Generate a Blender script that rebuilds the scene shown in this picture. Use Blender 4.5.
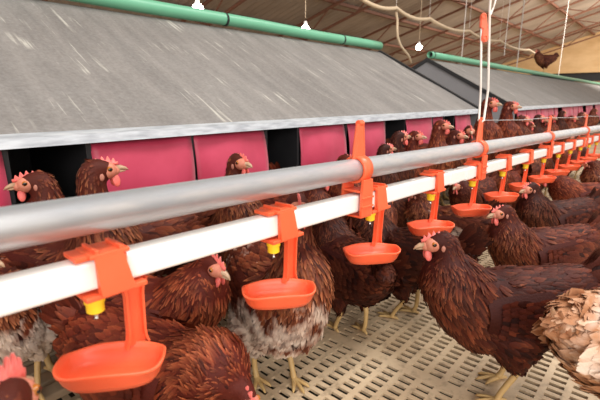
import bpy, bmesh, math, random
from mathutils import Vector, Matrix, Euler, noise as mnoise
from mathutils.bvhtree import BVHTree
from mathutils.kdtree import KDTree

for o in list(bpy.data.objects):
    bpy.data.objects.remove(o)
SC = bpy.context.scene
COL = SC.collection
R = math.radians
rnd = random.Random(7)

# ------------------------------------------------------------ camera
CAM = Vector((0, 0, 0.60))
cam_d = bpy.data.cameras.new('camera')
cam_d.sensor_width = 36
cam_d.lens = 420 / 600 * 36
cam_d.clip_start = 0.02
cam_o = bpy.data.objects.new('camera', cam_d)
COL.objects.link(cam_o)
cam_o.location = CAM
fwd = Vector((0.72812278, 0.64353903, -0.23599733))
cam_o.rotation_euler = fwd.to_track_quat('-Z', 'Y').to_euler()
cam_d.dof.use_dof = True
cam_d.dof.focus_distance = 0.95
cam_d.dof.aperture_fstop = 8.0
SC.camera = cam_o

# ------------------------------------------------------------ light and exposure
SC.view_settings.view_transform = 'Standard'
SC.view_settings.look = 'None'
SC.view_settings.gamma = 1
SC.view_settings.use_curve_mapping = False
SC.view_settings.exposure = 0.47
world = bpy.data.worlds.new('sky')
SC.world = world
world.use_nodes = True
bgn = world.node_tree.nodes['Background']
bgn.inputs[0].default_value = (1.0, 0.95, 0.90, 1)
bgn.inputs[1].default_value = .68


def area(name, loc, target, sx, sy, power, col):
    d = bpy.data.lights.new(name, 'AREA')
    d.shape = 'RECTANGLE'
    d.size, d.size_y, d.energy, d.color = sx, sy, power, col
    o = bpy.data.objects.new(name, d)
    COL.objects.link(o)
    o.location = loc
    o.rotation_euler = (Vector(target) - Vector(loc)).to_track_quat('-Z', 'Y').to_euler()
    return o


# unseen fill light added high over the aisle
area('overhead_fill', (2.5, -0.8, 4.2), (2.0, 1.0, 0.3), 7.0, 1.2, 190, (1.0, 0.96, 0.92))
area('overhead_fill', (17, -1.5, 3.6), (21, 4, 1.5), 12.0, 2.0, 700, (1.0, 0.95, 0.88))  # second added fill, brightens the tan end wall and far bay
# the open side of the shed, far behind the camera
area('open_side_daylight', (-3.5, -4.5, 2.2), (1.5, 0.8, 0.3), 4.5, 2.4, 190, (1.0, 0.95, 0.9))


# ------------------------------------------------------------ materials
def N(nt, t, **kw):
    n = nt.nodes.new(t)
    for k, v in kw.items():
        setattr(n, k, v)
    return n


def base_mat(name, col=(.5, .5, .5), rough=.6, metal=0, spec=.5, sub=0, subcol=None):
    m = bpy.data.materials.new(name)
    m.use_nodes = True
    b = m.node_tree.nodes['Principled BSDF']
    b.inputs['Base Color'].default_value = (*col, 1)
    b.inputs['Roughness'].default_value = rough
    b.inputs['Metallic'].default_value = metal
    b.inputs['Specular IOR Level'].default_value = spec
    if sub:
        b.inputs['Subsurface Weight'].default_value = sub
        b.inputs['Subsurface Radius'].default_value = (.01, .004, .003)
        b.inputs['Subsurface Scale'].default_value = 1.0
    return m, m.node_tree, b


def mixc(nt, fac, a, b, mode='MIX'):
    n = N(nt, 'ShaderNodeMix', data_type='RGBA', blend_type=mode)
    for s, v in ((n.inputs[0], fac), (n.inputs[6], a), (n.inputs[7], b)):
        if hasattr(v, 'is_output'):
            nt.links.new(v, s)
        elif isinstance(v, (int, float)):
            s.default_value = v
        else:
            s.default_value = (*v, 1) if len(v) == 3 else v
    return n.outputs[2]


def mathn(nt, op, a, b=None, clamp=False):
    n = N(nt, 'ShaderNodeMath', operation=op, use_clamp=clamp)
    for s, v in ((n.inputs[0], a), (n.inputs[1], b)):
        if v is None:
            continue
        if hasattr(v, 'is_output'):
            nt.links.new(v, s)
        else:
            s.default_value = v
    return n.outputs[0]


def coords(nt, scale=(1, 1, 1), rot=(0, 0, 0), kind='Object'):
    tc = N(nt, 'ShaderNodeTexCoord')
    mp = N(nt, 'ShaderNodeMapping')
    mp.inputs['Scale'].default_value = scale
    mp.inputs['Rotation'].default_value = rot
    nt.links.new(tc.outputs[kind], mp.inputs[0])
    return mp.outputs[0]


def noise(nt, vec, scale, detail=3, rough=.5, dist=0):
    n = N(nt, 'ShaderNodeTexNoise')
    n.inputs['Scale'].default_value = scale
    n.inputs['Detail'].default_value = detail
    n.inputs['Roughness'].default_value = rough
    n.inputs['Distortion'].default_value = dist
    if vec is not None:
        nt.links.new(vec, n.inputs['Vector'])
    return n.outputs['Fac']


def ramp(nt, fac, stops):
    n = N(nt, 'ShaderNodeValToRGB')
    cr = n.color_ramp
    while len(cr.elements) < len(stops):
        cr.elements.new(0.5)
    for e, (p, c) in zip(cr.elements, stops):
        e.position = p
        e.color = (*c, 1) if len(c) == 3 else c
    nt.links.new(fac, n.inputs[0])
    return n.outputs[0]


def bump(nt, b, h, strength=.3, dist=.01):
    n = N(nt, 'ShaderNodeBump')
    n.inputs['Strength'].default_value = strength
    n.inputs['Distance'].default_value = dist
    nt.links.new(h, n.inputs['Height'])
    nt.links.new(n.outputs[0], b.inputs['Normal'])


def plastic(name, c1, c2, rough=.35, sub=0, nscale=25):
    m, nt, b = base_mat(name, c1, rough, sub=sub)
    v = coords(nt)
    nt.links.new(mixc(nt, noise(nt, v, nscale), c1, c2), b.inputs['Base Color'])
    return m


M = {}
M['orange'] = plastic('orange plastic', (.86, .115, .04), (.94, .155, .06), .38, sub=.25)
M['white'] = plastic('white pvc', (.93, .90, .87), (.88, .84, .80), .3)
M['yellow'] = plastic('yellow plastic', (.95, .66, .02), (.9, .55, .02), .35)
M['green'] = plastic('green pvc', (.10, .35, .21), (.16, .42, .27), .4, nscale=6)
M['black'] = plastic('black plastic', (.012, .012, .014), (.02, .02, .022), .5)
M['pit'] = plastic('dark pit', (.02, .015, .012), (.04, .03, .02), .9)
M['endpanel'] = plastic('grey end panel', (.22, .22, .235), (.27, .27, .285), .55, nscale=8)
M['rope'] = plastic('white cord', (.80, .76, .72), (.68, .62, .56), .8, nscale=90)
M['steelpin'], _, _ = base_mat('steel pin', (.75, .75, .75), .25, 1)
M['hose'] = plastic('beige hose', (.75, .60, .42), (.66, .50, .33), .6, nscale=9)
M['rust'] = plastic('rusty brown steel', (.16, .06, .035), (.24, .105, .06), .65, nscale=5)
M['wood'] = plastic('worn board', (.22, .15, .09), (.30, .22, .14), .8, nscale=14)
M['beak'] = plastic('horn beak', (.36, .21, .12), (.55, .38, .25), .4, nscale=60)
M['comb'] = plastic('red comb', (.70, .09, .08), (.80, .20, .16), .45, sub=.3, nscale=120)
M['face'] = plastic('red face skin', (.50, .13, .08), (.60, .26, .17), .6, nscale=150)
M['lobe'] = plastic('pale ear lobe', (.46, .20, .14), (.38, .13, .09), .6, nscale=150)
M['eye'] = plastic('amber eye', (.45, .16, .02), (.35, .10, .01), .15, nscale=200)
M['pupil'], _, _ = base_mat('pupil', (.005, .005, .005), .08)
M['leg'] = plastic('yellow shank', (.60, .40, .16), (.48, .30, .12), .55, nscale=80)

# galvanised pipe
m, nt, b = base_mat('galvanised steel', (.6, .62, .65), .34, .72)
v = coords(nt, (3, 14, 14))
n1 = noise(nt, v, 6, 4)
nt.links.new(ramp(nt, n1, [(.3, (.60, .64, .69)), (.7, (.84, .88, .92))]), b.inputs['Base Color'])
nt.links.new(ramp(nt, n1, [(.3, (.42, .42, .42)), (.7, (.30, .30, .30))]), b.inputs['Roughness'])
M['galv'] = m
m, nt, b = base_mat('eave metal', (.7, .72, .75), .45, .35)
v = coords(nt, (2, 10, 10))
nt.links.new(ramp(nt, noise(nt, v, 9, 5), [(.3, (.40, .43, .47)), (.65, (.64, .68, .72))]), b.inputs['Base Color'])
M['eave'] = m

# nest roof: weathered grey sheet with pale scrape marks running down the slope
m, nt, b = base_mat('weathered grey roof sheet', (.3, .29, .28), .75)
va = coords(nt, (9, 1.1, 1.1), (0, 0, R(2)))
vb = coords(nt, (46, 2.6, 2.6), (0, 0, R(2)))
vc = coords(nt, (1, 1, 1))
a1 = noise(nt, va, 2.2, 5, .6)
a2 = noise(nt, vb, 1.6, 3, .6)
patch = noise(nt, vc, 2.4, 3)
grain = noise(nt, vc, 90, 3, .7)
c = ramp(nt, a1, [(.28, (.10, .090, .083)), (.72, (.215, .196, .180))])
c = mixc(nt, mathn(nt, 'MULTIPLY', ramp(nt, patch, [(.35, (0, 0, 0)), (.7, (1, 1, 1))]), .15), c, (.37, .36, .345))
sc = ramp(nt, a2, [(.58, (0, 0, 0)), (.68, (1, 1, 1))])
pm = ramp(nt, noise(nt, vc, 5.5, 2), [(.48, (0, 0, 0)), (.60, (1, 1, 1))])
c = mixc(nt, mathn(nt, 'MULTIPLY', mathn(nt, 'MULTIPLY', sc, pm), .7), c, (.62, .60, .52))
c = mixc(nt, .25, c, ramp(nt, grain, [(.3, (.16, .15, .14)), (.7, (.40, .39, .38))]))
nt.links.new(c, b.inputs['Base Color'])
bump(nt, b, grain, .25, .004)
M['nestroof'] = m

# pink curtain
m, nt, b = base_mat('pink vinyl curtain', (.75, .07, .17), .5)
v = coords(nt)
nt.links.new(ramp(nt, noise(nt, v, 7, 4), [(.3, (.40, .022, .060)), (.7, (.54, .05, .11))]), b.inputs['Base Color'])
b.inputs['Sheen Weight'].default_value = .15
M['curtain'] = m

# slatted floor plastic
m, nt, b = base_mat('cream slat plastic', (.6, .5, .38), .55)
v = coords(nt)
n1 = noise(nt, v, 3.2, 5, .65)
n2 = noise(nt, v, 40, 3, .6)
c = ramp(nt, n1, [(.3, (.42, .29, .17)), (.65, (.72, .56, .37))])
c = mixc(nt, mathn(nt, 'MULTIPLY', ramp(nt, n2, [(.52, (0, 0, 0)), (.7, (1, 1, 1))]), .5), c, (.20, .14, .09))
nt.links.new(c, b.inputs['Base Color'])
M['slat'] = m

# shed roof sheeting
m, nt, b = base_mat('corrugated roof sheet', (.5, .45, .4), .6)
v = coords(nt, (1, .35, 1))
c = ramp(nt, noise(nt, v, 1.3, 5, .6), [(.3, (.30, .24, .19)), (.7, (.50, .42, .35))])
nt.links.new(c, b.inputs['Base Color'])
M['shedroof'] = m
m, nt, b = base_mat('tan board wall', (.7, .45, .2), .7)
v = coords(nt, (1, .4, 1))
nt.links.new(ramp(nt, noise(nt, v, 2.2, 5, .6), [(.3, (.62, .38, .17)), (.7, (.80, .55, .29))]), b.inputs['Base Color'])
M['tan'] = m


def emit(name, col, s):
    m, nt, b = base_mat(name, col, .4)
    b.inputs['Emission Color'].default_value = (*col, 1)
    b.inputs['Emission Strength'].default_value = s
    return m


M['bulb'] = emit('lit bulb', (1, .95, .88), 22)


def plumage(name, dark, mid, light, tip, top=False):
    """feather colour: per-feather tone in attribute r, distance to the feather's tip in g,
    neck hackle region in b; object colour tints, 1-alpha lets white moulting patches through"""
    m, nt, b = base_mat(name, mid, .62)
    at = N(nt, 'ShaderNodeAttribute', attribute_name='fcol')
    sp = N(nt, 'ShaderNodeSeparateColor')
    nt.links.new(at.outputs['Color'], sp.inputs[0])
    oi = N(nt, 'ShaderNodeObjectInfo')
    v = coords(nt)
    c = ramp(nt, sp.outputs[0], [(.0, dark), (.55, mid), (1.0, light)])
    tf = mathn(nt, 'MULTIPLY', mathn(nt, 'MULTIPLY', sp.outputs[1], mathn(nt, 'ADD', mathn(nt, 'MULTIPLY', sp.outputs[2], .55), .12)), sp.outputs[0])
    c = mixc(nt, tf, c, tip)
    c = mixc(nt, 1.0, c, oi.outputs['Color'], 'MULTIPLY')
    wh = mathn(nt, 'SUBTRACT', 1.0, oi.outputs['Alpha'])
    pn = noise(nt, v, 11, 3, .6, .4)
    sx = N(nt, 'ShaderNodeSeparateXYZ')
    tc = N(nt, 'ShaderNodeTexCoord')
    nt.links.new(tc.outputs['Object'], sx.inputs[0])
    lo, hi = (.15, .22) if top else (.26, .18)
    mk = mathn(nt, 'MULTIPLY', mathn(nt, 'SUBTRACT', sx.outputs[2], lo), 1 / (hi - lo), True)
    wh = mathn(nt, 'MULTIPLY', wh, mathn(nt, 'ADD', mathn(nt, 'MULTIPLY', mk, .45), .55))
    th = mathn(nt, 'SUBTRACT', mathn(nt, 'ADD', mathn(nt, 'ADD', pn, mathn(nt, 'MULTIPLY', sp.outputs[0], .12)), wh), 1.0)
    pf = mathn(nt, 'MULTIPLY', th, 6, True)
    c = mixc(nt, mathn(nt, 'MULTIPLY', pf, .85), c, (.72, .60, .50))
    nt.links.new(c, b.inputs['Base Color'])
    b.inputs['Specular IOR Level'].default_value = .22
    bump(nt, b, noise(nt, coords(nt, (1, 1, 1)), 260, 2), .35, .002)
    return m


M['plume'] = plumage('red brown plumage', (.026, .0035, .002), (.098, .0145, .0058), (.225, .048, .017), (.74, .31, .13))
M['pale'] = plumage('tan and white plumage', (.30, .12, .05), (.50, .23, .11), (.70, .42, .25), (.92, .80, .66), True)


# ------------------------------------------------------------ builders
def link_mesh(name, bm, mats, parent=None, smooth=True, loc=None):
    me = bpy.data.meshes.new(name)
    bm.to_mesh(me)
    bm.free()
    for mm in (mats if isinstance(mats, (list, tuple)) else [mats]):
        me.materials.append(M[mm] if isinstance(mm, str) else mm)
    if smooth:
        for p in me.polygons:
            p.use_smooth = True
    o = bpy.data.objects.new(name, me)
    COL.objects.link(o)
    if parent is not None:
        o.parent = parent
    if loc is not None:
        o.location = loc
    return o


def empty(name, loc=(0, 0, 0), rz=0, label=None, cat=None, group=None):
    o = bpy.data.objects.new(name, None)
    o.empty_display_size = .05
    COL.objects.link(o)
    o.location = loc
    o.rotation_euler = (0, 0, rz)
    return tag(o, label, cat, group)


def tag(o, label=None, cat=None, group=None, kind=None):
    for k, v in (('label', label), ('category', cat), ('group', group), ('kind', kind)):
        if v:
            o[k] = v
    return o


def box(bm, lo, hi, mat=0, bev=0):
    lo, hi = Vector(lo), Vector(hi)
    r = bmesh.ops.create_cube(bm, size=1)
    vs = r['verts']
    for v in vs:
        v.co = Vector([(lo[i] + hi[i]) / 2 + v.co[i] * (hi[i] - lo[i]) for i in range(3)])
    es = list({e for v in vs for e in v.link_edges})
    fs = {f for v in vs for f in v.link_faces}
    for f in fs:
        f.material_index = mat
    if bev:
        bmesh.ops.bevel(bm, geom=es, offset=bev, segments=2, affect='EDGES', profile=.6)
    return vs


def frame_for(d):
    d = d.normalized()
    up = Vector((0, 0, 1)) if abs(d.z) < .95 else Vector((1, 0, 0))
    s = d.cross(up).normalized()
    return s, s.cross(d).normalized()


def tube(bm, pts, rad, seg=12, cap=True, mat=0, aspect=1.0):
    pts = [Vector(p) for p in pts]
    n = len(pts)
    rs = rad if isinstance(rad, (list, tuple)) else [rad] * n
    rings = []
    ps = None
    for i, p in enumerate(pts):
        d = (pts[min(i + 1, n - 1)] - pts[max(i - 1, 0)])
        s, u = frame_for(d)
        if ps is not None and s.dot(ps) < 0:
            s, u = -s, -u
        ps = s
        rings.append([bm.verts.new(p + (s * math.cos(a) + u * math.sin(a) * aspect) * rs[i])
                      for a in [2 * math.pi * k / seg for k in range(seg)]])
    for i in range(n - 1):
        for k in range(seg):
            f = bm.faces.new((rings[i][k], rings[i][(k + 1) % seg], rings[i + 1][(k + 1) % seg], rings[i + 1][k]))
            f.material_index = mat
    if cap:
        for rg in (rings[0], rings[-1]):
            try:
                bm.faces.new(rg).material_index = mat
            except ValueError:
                pass
    return rings


def prism(bm, poly, axis, a, b, mat=0, bev=0):
    """extrude a closed polygon (2-D points) along axis from a to b"""
    def P(u, w, t):
        return {0: (t, u, w), 1: (u, t, w), 2: (u, w, t)}[axis]
    A = [bm.verts.new(P(u, w, a)) for u, w in poly]
    B = [bm.verts.new(P(u, w, b)) for u, w in poly]
    fs = [bm.faces.new(A), bm.faces.new(B[::-1])]
    for i in range(len(poly)):
        j = (i + 1) % len(poly)
        fs.append(bm.faces.new((A[i], B[i], B[j], A[j])))
    for f in fs:
        f.material_index = mat
    bmesh.ops.recalc_face_normals(bm, faces=fs)
    if bev:
        es = list({e for f in fs for e in f.edges})
        bmesh.ops.bevel(bm, geom=es, offset=bev, segments=2, affect='EDGES')


def catmull(pts, n):
    pts = [tuple(p) for p in pts]
    P = [pts[0]] + pts + [pts[-1]]
    out = []
    for i in range(len(pts) - 1):
        for k in range(n):
            t = k / n
            q = []
            for c in range(len(pts[0])):
                p0, p1, p2, p3 = P[i][c], P[i + 1][c], P[i + 2][c], P[i + 3][c]
                q.append(.5 * ((2 * p1) + (-p0 + p2) * t + (2 * p0 - 5 * p1 + 4 * p2 - p3) * t * t + (-p0 + 3 * p1 - 3 * p2 + p3) * t ** 3))
            out.append(q)
    out.append(list(pts[-1]))
    return out


def clone(root, label=None, group=None, loc=None, rz=None, scale=None):
    r = root.copy()
    COL.objects.link(r)
    for k in ('label', 'group'):
        if k in r:
            del r[k]
    tag(r, label, None, group)
    if loc is not None:
        r.location = loc
    if rz is not None:
        r.rotation_euler = (0, 0, rz)
    if scale is not None:
        r.scale = (scale,) * 3
    kids = {root: r}
    def rec(a, b):
        for ch in KIDS.get(a.name, []):
            c = ch.copy()
            COL.objects.link(c)
            c.parent = b
            KIDS.setdefault(b.name, []).append(c)
            rec(ch, c)
    rec(root, r)
    return r


KIDS = {}


def part(name, bm, mats, parent, **kw):
    o = link_mesh(name, bm, mats, parent, **kw)
    KIDS.setdefault(parent.name, []).append(o)
    return o


# ------------------------------------------------------------ the shed
def slat_floor(x0, x1, y0, y1, cx, cy, hx, hy, depth=.02):
    me = bpy.data.meshes.new('floor')
    verts, faces = [], []
    nx, ny = int(round((x1 - x0) / cx)), int(round((y1 - y0) / cy))
    for i in range(nx):
        rib = (i % 16 == 0)
        for j in range(ny):
            X, Y = x0 + i * cx, y0 + j * cy
            b = len(verts)
            ax, ay = (cx - hx) / 2, (cy - hy) / 2
            rx = [(X, Y), (X + cx, Y), (X + cx, Y + cy), (X, Y + cy)]
            ri = [(X + ax, Y + ay), (X + cx - ax, Y + ay), (X + cx - ax, Y + cy - ay), (X + ax, Y + cy - ay)]
            verts += [(*p, 0) for p in rx]
            if rib or (j % 12 == 0):
                faces.append((b, b + 1, b + 2, b + 3))
                continue
            verts += [(*p, 0) for p in ri] + [(*p, -depth) for p in ri]
            for k in range(4):
                q = (k + 1) % 4
                faces.append((b + k, b + q, b + 4 + q, b + 4 + k))
                faces.append((b + 4 + k, b + 4 + q, b + 8 + q, b + 8 + k))
    me.from_pydata(verts, [], faces)
    me.materials.append(M['slat'])
    return me


fl = bpy.data.objects.new('floor', slat_floor(-0.3, 4.5, -0.84, 1.08, .0225, .042, .0112, .029, .006))
COL.objects.link(fl)
tag(fl, kind='structure')
# the rest of the floor round the open slats, and the manure pit under them
bm = bmesh.new()
for lo, hi in (((-6, -8, -.03), (26, -.85, -.004)), ((-6, 1.085, -.03), (26, 12, -.004)), ((4.51, -.85, -.03), (26, 1.085, -.004)), ((-6, -.85, -.03), (-.31, 1.085, -.004))):
    box(bm, lo, hi)
tag(link_mesh('floor', bm, 'slat', smooth=False), kind='structure')
bm = bmesh.new()
box(bm, (-1, -1.5, -.34), (6, 2, -.30))
tag(link_mesh('floor', bm, 'pit', smooth=False), kind='structure')

RZ0, RS = 4.84, .295          # shed roof: height over Y = 0, fall towards the far side
RX0, RX1, RY1, RYM = -1.0, 26.0, 12.0, -0.2


def roof_z(y):
    return RZ0 - RS * abs(y - RYM)


def corrugated(name, ya, yb, mat, x0, x1):
    me = bpy.data.meshes.new(name)
    n = int((x1 - x0) / .05)
    verts, faces = [], []
    for i in range(n + 1):
        x = x0 + (x1 - x0) * i / n
        dz = .014 * math.sin(i * math.pi / 2)
        verts += [(x, ya, roof_z(ya) + dz), (x, yb, roof_z(yb) + dz)]
    for i in range(n):
        faces.append((2 * i, 2 * i + 1, 2 * i + 3, 2 * i + 2))
    me.from_pydata(verts, [], faces)
    me.materials.append(M[mat])
    o = bpy.data.objects.new(name, me)
    COL.objects.link(o)
    s = o.modifiers.new('thick', 'SOLIDIFY')
    s.thickness = .01
    return o


tag(corrugated('ceiling', RYM, RY1, 'shedroof', RX0, RX1), kind='structure')
# gable wall at the far end: tan boards over a dark open band
bm = bmesh.new()
prism(bm, [(-4, 1.84), (9.97, 1.84), (RYM, roof_z(RYM)), (-4, roof_z(-4))], 0, 26.0, 26.06)
tag(link_mesh('wall_end', bm, 'tan', smooth=False), kind='structure')
bm = bmesh.new()
box(bm, (26.0, -4, 0), (26.06, 12, 1.42))
tag(link_mesh('wall_end', bm, 'wood', smooth=False), kind='structure')
bm = bmesh.new()
box(bm, (26.3, -4, 1.0), (26.36, 12, 2.0))
tag(link_mesh('opening_dark_1', bm, 'black', smooth=False), kind='structure')  # black board put in for the darkness behind the open band
# steel trusses, each across the shed, and the purlins that lie on them
def truss():
    t = empty('roof_truss')
    H = lambda y: roof_z(y) - .12
    ys = [RYM + (RY1 - RYM) * k / 8 for k in range(9)]
    bot = lambda y: H(y) - .34 - .10 * math.sin(math.pi * min(1, abs(y - RYM) / 12))
    bm = bmesh.new()
    tube(bm, [(0, RYM, H(RYM)), (0, RY1, H(RY1))], .036, 6)
    part('top_chord', bm, 'rust', t, smooth=False)
    bm = bmesh.new()
    tube(bm, [(0, y, bot(y)) for y in ys], .032, 6)
    part('bottom_chord', bm, 'rust', t, smooth=False)
    bm = bmesh.new()
    for k in range(8):
        ym = (ys[k] + ys[k + 1]) / 2
        tube(bm, [(0, ys[k], bot(ys[k])), (0, ym, H(ym))], .019, 5)
        tube(bm, [(0, ym, H(ym)), (0, ys[k + 1], bot(ys[k + 1]))], .019, 5)
    part('web', bm, 'rust', t, smooth=False)
    return t


tx = [2.6, 5.6, 8.6, 11.6, 14.6, 17.6, 20.6, 23.6]
tl = ['nearest rust brown steel truss, over the near nest row',
      'rust brown steel truss, second from the camera, over the near nest row',
      'rust brown steel truss, third from the camera',
      'rust brown steel truss, fourth from the camera',
      'rust brown steel truss, fifth from the camera',
      'rust brown steel truss, sixth from the camera',
      'rust brown steel truss, second in front of the tan end wall',
      'rust brown steel truss next to the tan end wall']
t0 = truss()
for i, (x, l) in enumerate(zip(tx, tl)):
    t = t0 if i == 0 else clone(t0)
    t.location = (x, 0, 0)
    tag(t, l, 'roof truss', 'steel trusses under the shed roof')
for k, y in enumerate([0.9, 2.3, 3.7, 5.1, 6.5, 7.9, 9.3]):
    bm = bmesh.new()
    box(bm, (RX0, y - .035, roof_z(y) - .10), (RX1 - .02, y + .035, roof_z(y) - .03))
    o = link_mesh('purlin', bm, 'rust', smooth=False)
    tag(o, ['long rust brown purlin nearest the roof peak', 'long rust brown purlin, second below the roof peak', 'long rust brown purlin, third below the roof peak',
            'long rust brown purlin, fourth below the roof peak', 'long rust brown purlin, fifth below the roof peak', 'long rust brown purlin, sixth below the roof peak',
            'lowest long rust brown purlin on the far side'][k], 'purlin', 'purlins under the shed roof')

# ------------------------------------------------------------ nest boxes
EY, EZ, GY, GZ = 1.0, .518, 1.8, .945


def nest(x0, x1, label, panels, dividers):
    t = empty('nest_box', (x0, EY, 0), 0, label, 'nest box', 'rows of nest boxes')
    L = x1 - x0
    s = (GZ - EZ) / (GY - EY)
    nrm = Vector((0, -s, 1)).normalized()
    # roof sheet, front and back slope, gently uneven
    for nm, sg in (('roof_panel', 1), ('roof_panel', -1)):
        bm = bmesh.new()
        nx, ny = int(L / .05), 18
        g = []
        for i in range(nx + 1):
            row = []
            for j in range(ny + 1):
                u = j / ny
                y = (u * (GY - EY)) if sg > 0 else (2 * (GY - EY) - u * (GY - EY))
                z = EZ + u * (GZ - EZ)
                x = L * i / nx
                w = mnoise.noise(Vector((x * 1.7 + sg * 5 + x0, u * 2.2, 0))) * .006
                w -= .008 * math.exp(-((x + u * .5 - .75) / .035) ** 2) if sg > 0 else 0
                row.append(bm.verts.new((x, y, z + w * (1 - abs(2 * u - 1) ** 4))))
            g.append(row)
        for i in range(nx):
            for j in range(ny):
                bm.faces.new((g[i][j], g[i + 1][j], g[i + 1][j + 1], g[i][j + 1]) if sg > 0 else (g[i][j], g[i][j + 1], g[i + 1][j + 1], g[i + 1][j]))
        o = part(nm, bm, 'nestroof', t)
        so = o.modifiers.new('thick', 'SOLIDIFY')
        so.thickness = .008
        so.offset = -1
    W = 2 * (GY - EY)
    # eave channel
    bm = bmesh.new()
    prism(bm, [(-.012, EZ + .003), (-.015, EZ - .017), (.012, EZ - .018), (.012, EZ - .015), (-.011, EZ - .014), (-.008, EZ + .0), (.012, EZ + .008), (.012, EZ + .011)], 0, -.01, L + .01)
    part('eave_channel', bm, 'eave', t, smooth=False)
    # gable end panels and their black edge strips
    for xe, sg in ((0, -1), (L, 1)):
        bm = bmesh.new()
        prism(bm, [(.01, .16), (W - .01, .16), (W - .01, EZ - .02), (W / 2, GZ - .02), (.01, EZ - .02)], 0, xe + sg * .001, xe - sg * .014)
        part('end_panel', bm, 'endpanel', t, smooth=False)
        bm = bmesh.new()
        th = .022
        prism(bm, [(-.012, EZ - .022), (W / 2, GZ - th), (W + .012, EZ - .022), (W + .012, EZ + .008), (W / 2, GZ + .012), (-.012, EZ + .008)], 0, xe - sg * .012, xe + sg * .016)
        part('edge_strip', bm, 'black', t, smooth=False)
    # inner back wall, bottom and partitions
    bm = bmesh.new()
    box(bm, (0, .42, .16), (L, .43, EZ + .15))
    part('back_panel', bm, 'black', t, smooth=False)
    bm = bmesh.new()
    box(bm, (0, .03, .148), (L, W, .162))
    part('nest_floor', bm, 'wood', t, smooth=False)
    for d in dividers:
        bm = bmesh.new()
        box(bm, (d - x0 - .006, .012, .16), (d - x0 + .006, .42, EZ - .01))
        part('partition', bm, 'black', t, smooth=False)
    # plinth under the box
    bm = bmesh.new()
    box(bm, (0.01, .04, 0), (L - .01, .06, .15))
    box(bm, (0.01, W - .06, 0), (L - .01, W - .04, .15))
    part('plinth', bm, 'wood', t, smooth=False)
    for a, bb in panels:
        bm = bmesh.new()
        n, mz = 14, 12
        g = []
        for i in range(n + 1):
            u = i / n
            row = []
            for j in range(mz + 1):
                w = j / mz
                z = EZ - .018 - w * .275
                bow = .028 * math.sin(math.pi * min(1, w * 1.05)) * (.55 + .45 * math.sin(math.pi * u))
                bow += .003 * math.sin(9 * u + 4 * w + a * 13)
                row.append(bm.verts.new((a - x0 + u * (bb - a), .004 - bow + .010, z)))
            g.append(row)
        for i in range(n):
            for j in range(mz):
                bm.faces.new((g[i][j], g[i][j + 1], g[i + 1][j + 1], g[i + 1][j]))
        o = part('curtain', bm, 'curtain', t)
        so = o.modifiers.new('thick', 'SOLIDIFY')
        so.thickness = .003
    return t


P1 = [(-.33, -.05), (-.04, .235), (.41, .683), (.693, .97), (1.14, 1.42), (1.44, 1.735), (1.94, 2.24), (2.26, 2.38), (2.56, 2.82)]
nest(-1.0, 2.97, 'long nearer row of nest boxes with grey felt roof filling the upper left', P1,
     [-.335, -.045, .24, .405, .688, .975, 1.135, 1.43, 1.74, 1.935, 2.25, 2.4, 2.55, 2.83])
P2, D2, x = [], [], 3.87
while x < 15.6:
    w = rnd.choice([.16, .27, .27, .34])
    P2.append((x, x + w))
    D2.append(x + w + .005)
    x += w + rnd.choice([.02, .02, .12, .26])
nest(3.80, 16.0, 'farther row of nest boxes with grey end panel showing, behind the white cords', P2, D2)


def ridge_pipe(x0, x1, label, rings):
    t = empty('ridge_pipe', (x0, GY, GZ + .042), 0, label, 'pipe', 'green pipes on the nest ridges')
    bm = bmesh.new()
    n = 24
    r0 = tube(bm, [((x1 - x0) * k / n, 0, .002 * math.sin(k * .9)) for k in range(n + 1)], .030, 20, cap=False)
    r1 = tube(bm, [((x1 - x0) * k / n, 0, .002 * math.sin(k * .9)) for k in range(n + 1)], .026, 20, cap=False)
    for i in (0, -1):
        for k in range(20):
            bm.faces.new((r0[i][k], r0[i][(k + 1) % 20], r1[i][(k + 1) % 20], r1[i][k]))
    bmesh.ops.recalc_face_normals(bm, faces=bm.faces[:])
    part('pipe', bm, 'green', t)
    for rx in rings:
        bm = bmesh.new()
        tube(bm, [(rx - x0 - .006, 0, 0), (rx - x0 + .006, 0, 0)], .0325, 20)
        part('tie', bm, 'black', t)
    return t


ridge_pipe(-.9, 2.96, 'green plastic pipe along the ridge of the nearer nest row', [1.46, 2.47])
ridge_pipe(3.84, 16.0, 'green plastic pipe along the ridge of the farther nest row', [3.9])

# low boarded step the hens stand on in front of the nests
bm = bmesh.new()
for k in range(4):
    box(bm, (-.9, .795 + k * .048, .046), (9.5, .830 + k * .048, .062), bev=.003)
for k in range(24):
    box(bm, (-.85 + k * .44, .80, 0), (-.82 + k * .44, .97, .046))
tag(link_mesh('nest_step', bm, 'wood', smooth=False), 'low slatted wooden step running along the front of the nests', 'step')

# ------------------------------------------------------------ the drinking line
DIR = Vector((0.99951868, -0.02045259, -0.02332582)).normalized()
W0 = Vector((0.160, 0.425, 0.427))          # water pipe axis at the first drinker
STEP = .254
yawL = math.atan2(DIR.y, DIR.x)
pitL = -math.asin(DIR.z)
LROT = Euler((0, pitL, yawL))
MET = Vector((0, 0, .060))


def on_line(n, off=Vector((0, 0, 0))):
    return W0 + DIR * (STEP * n) + off


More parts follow.
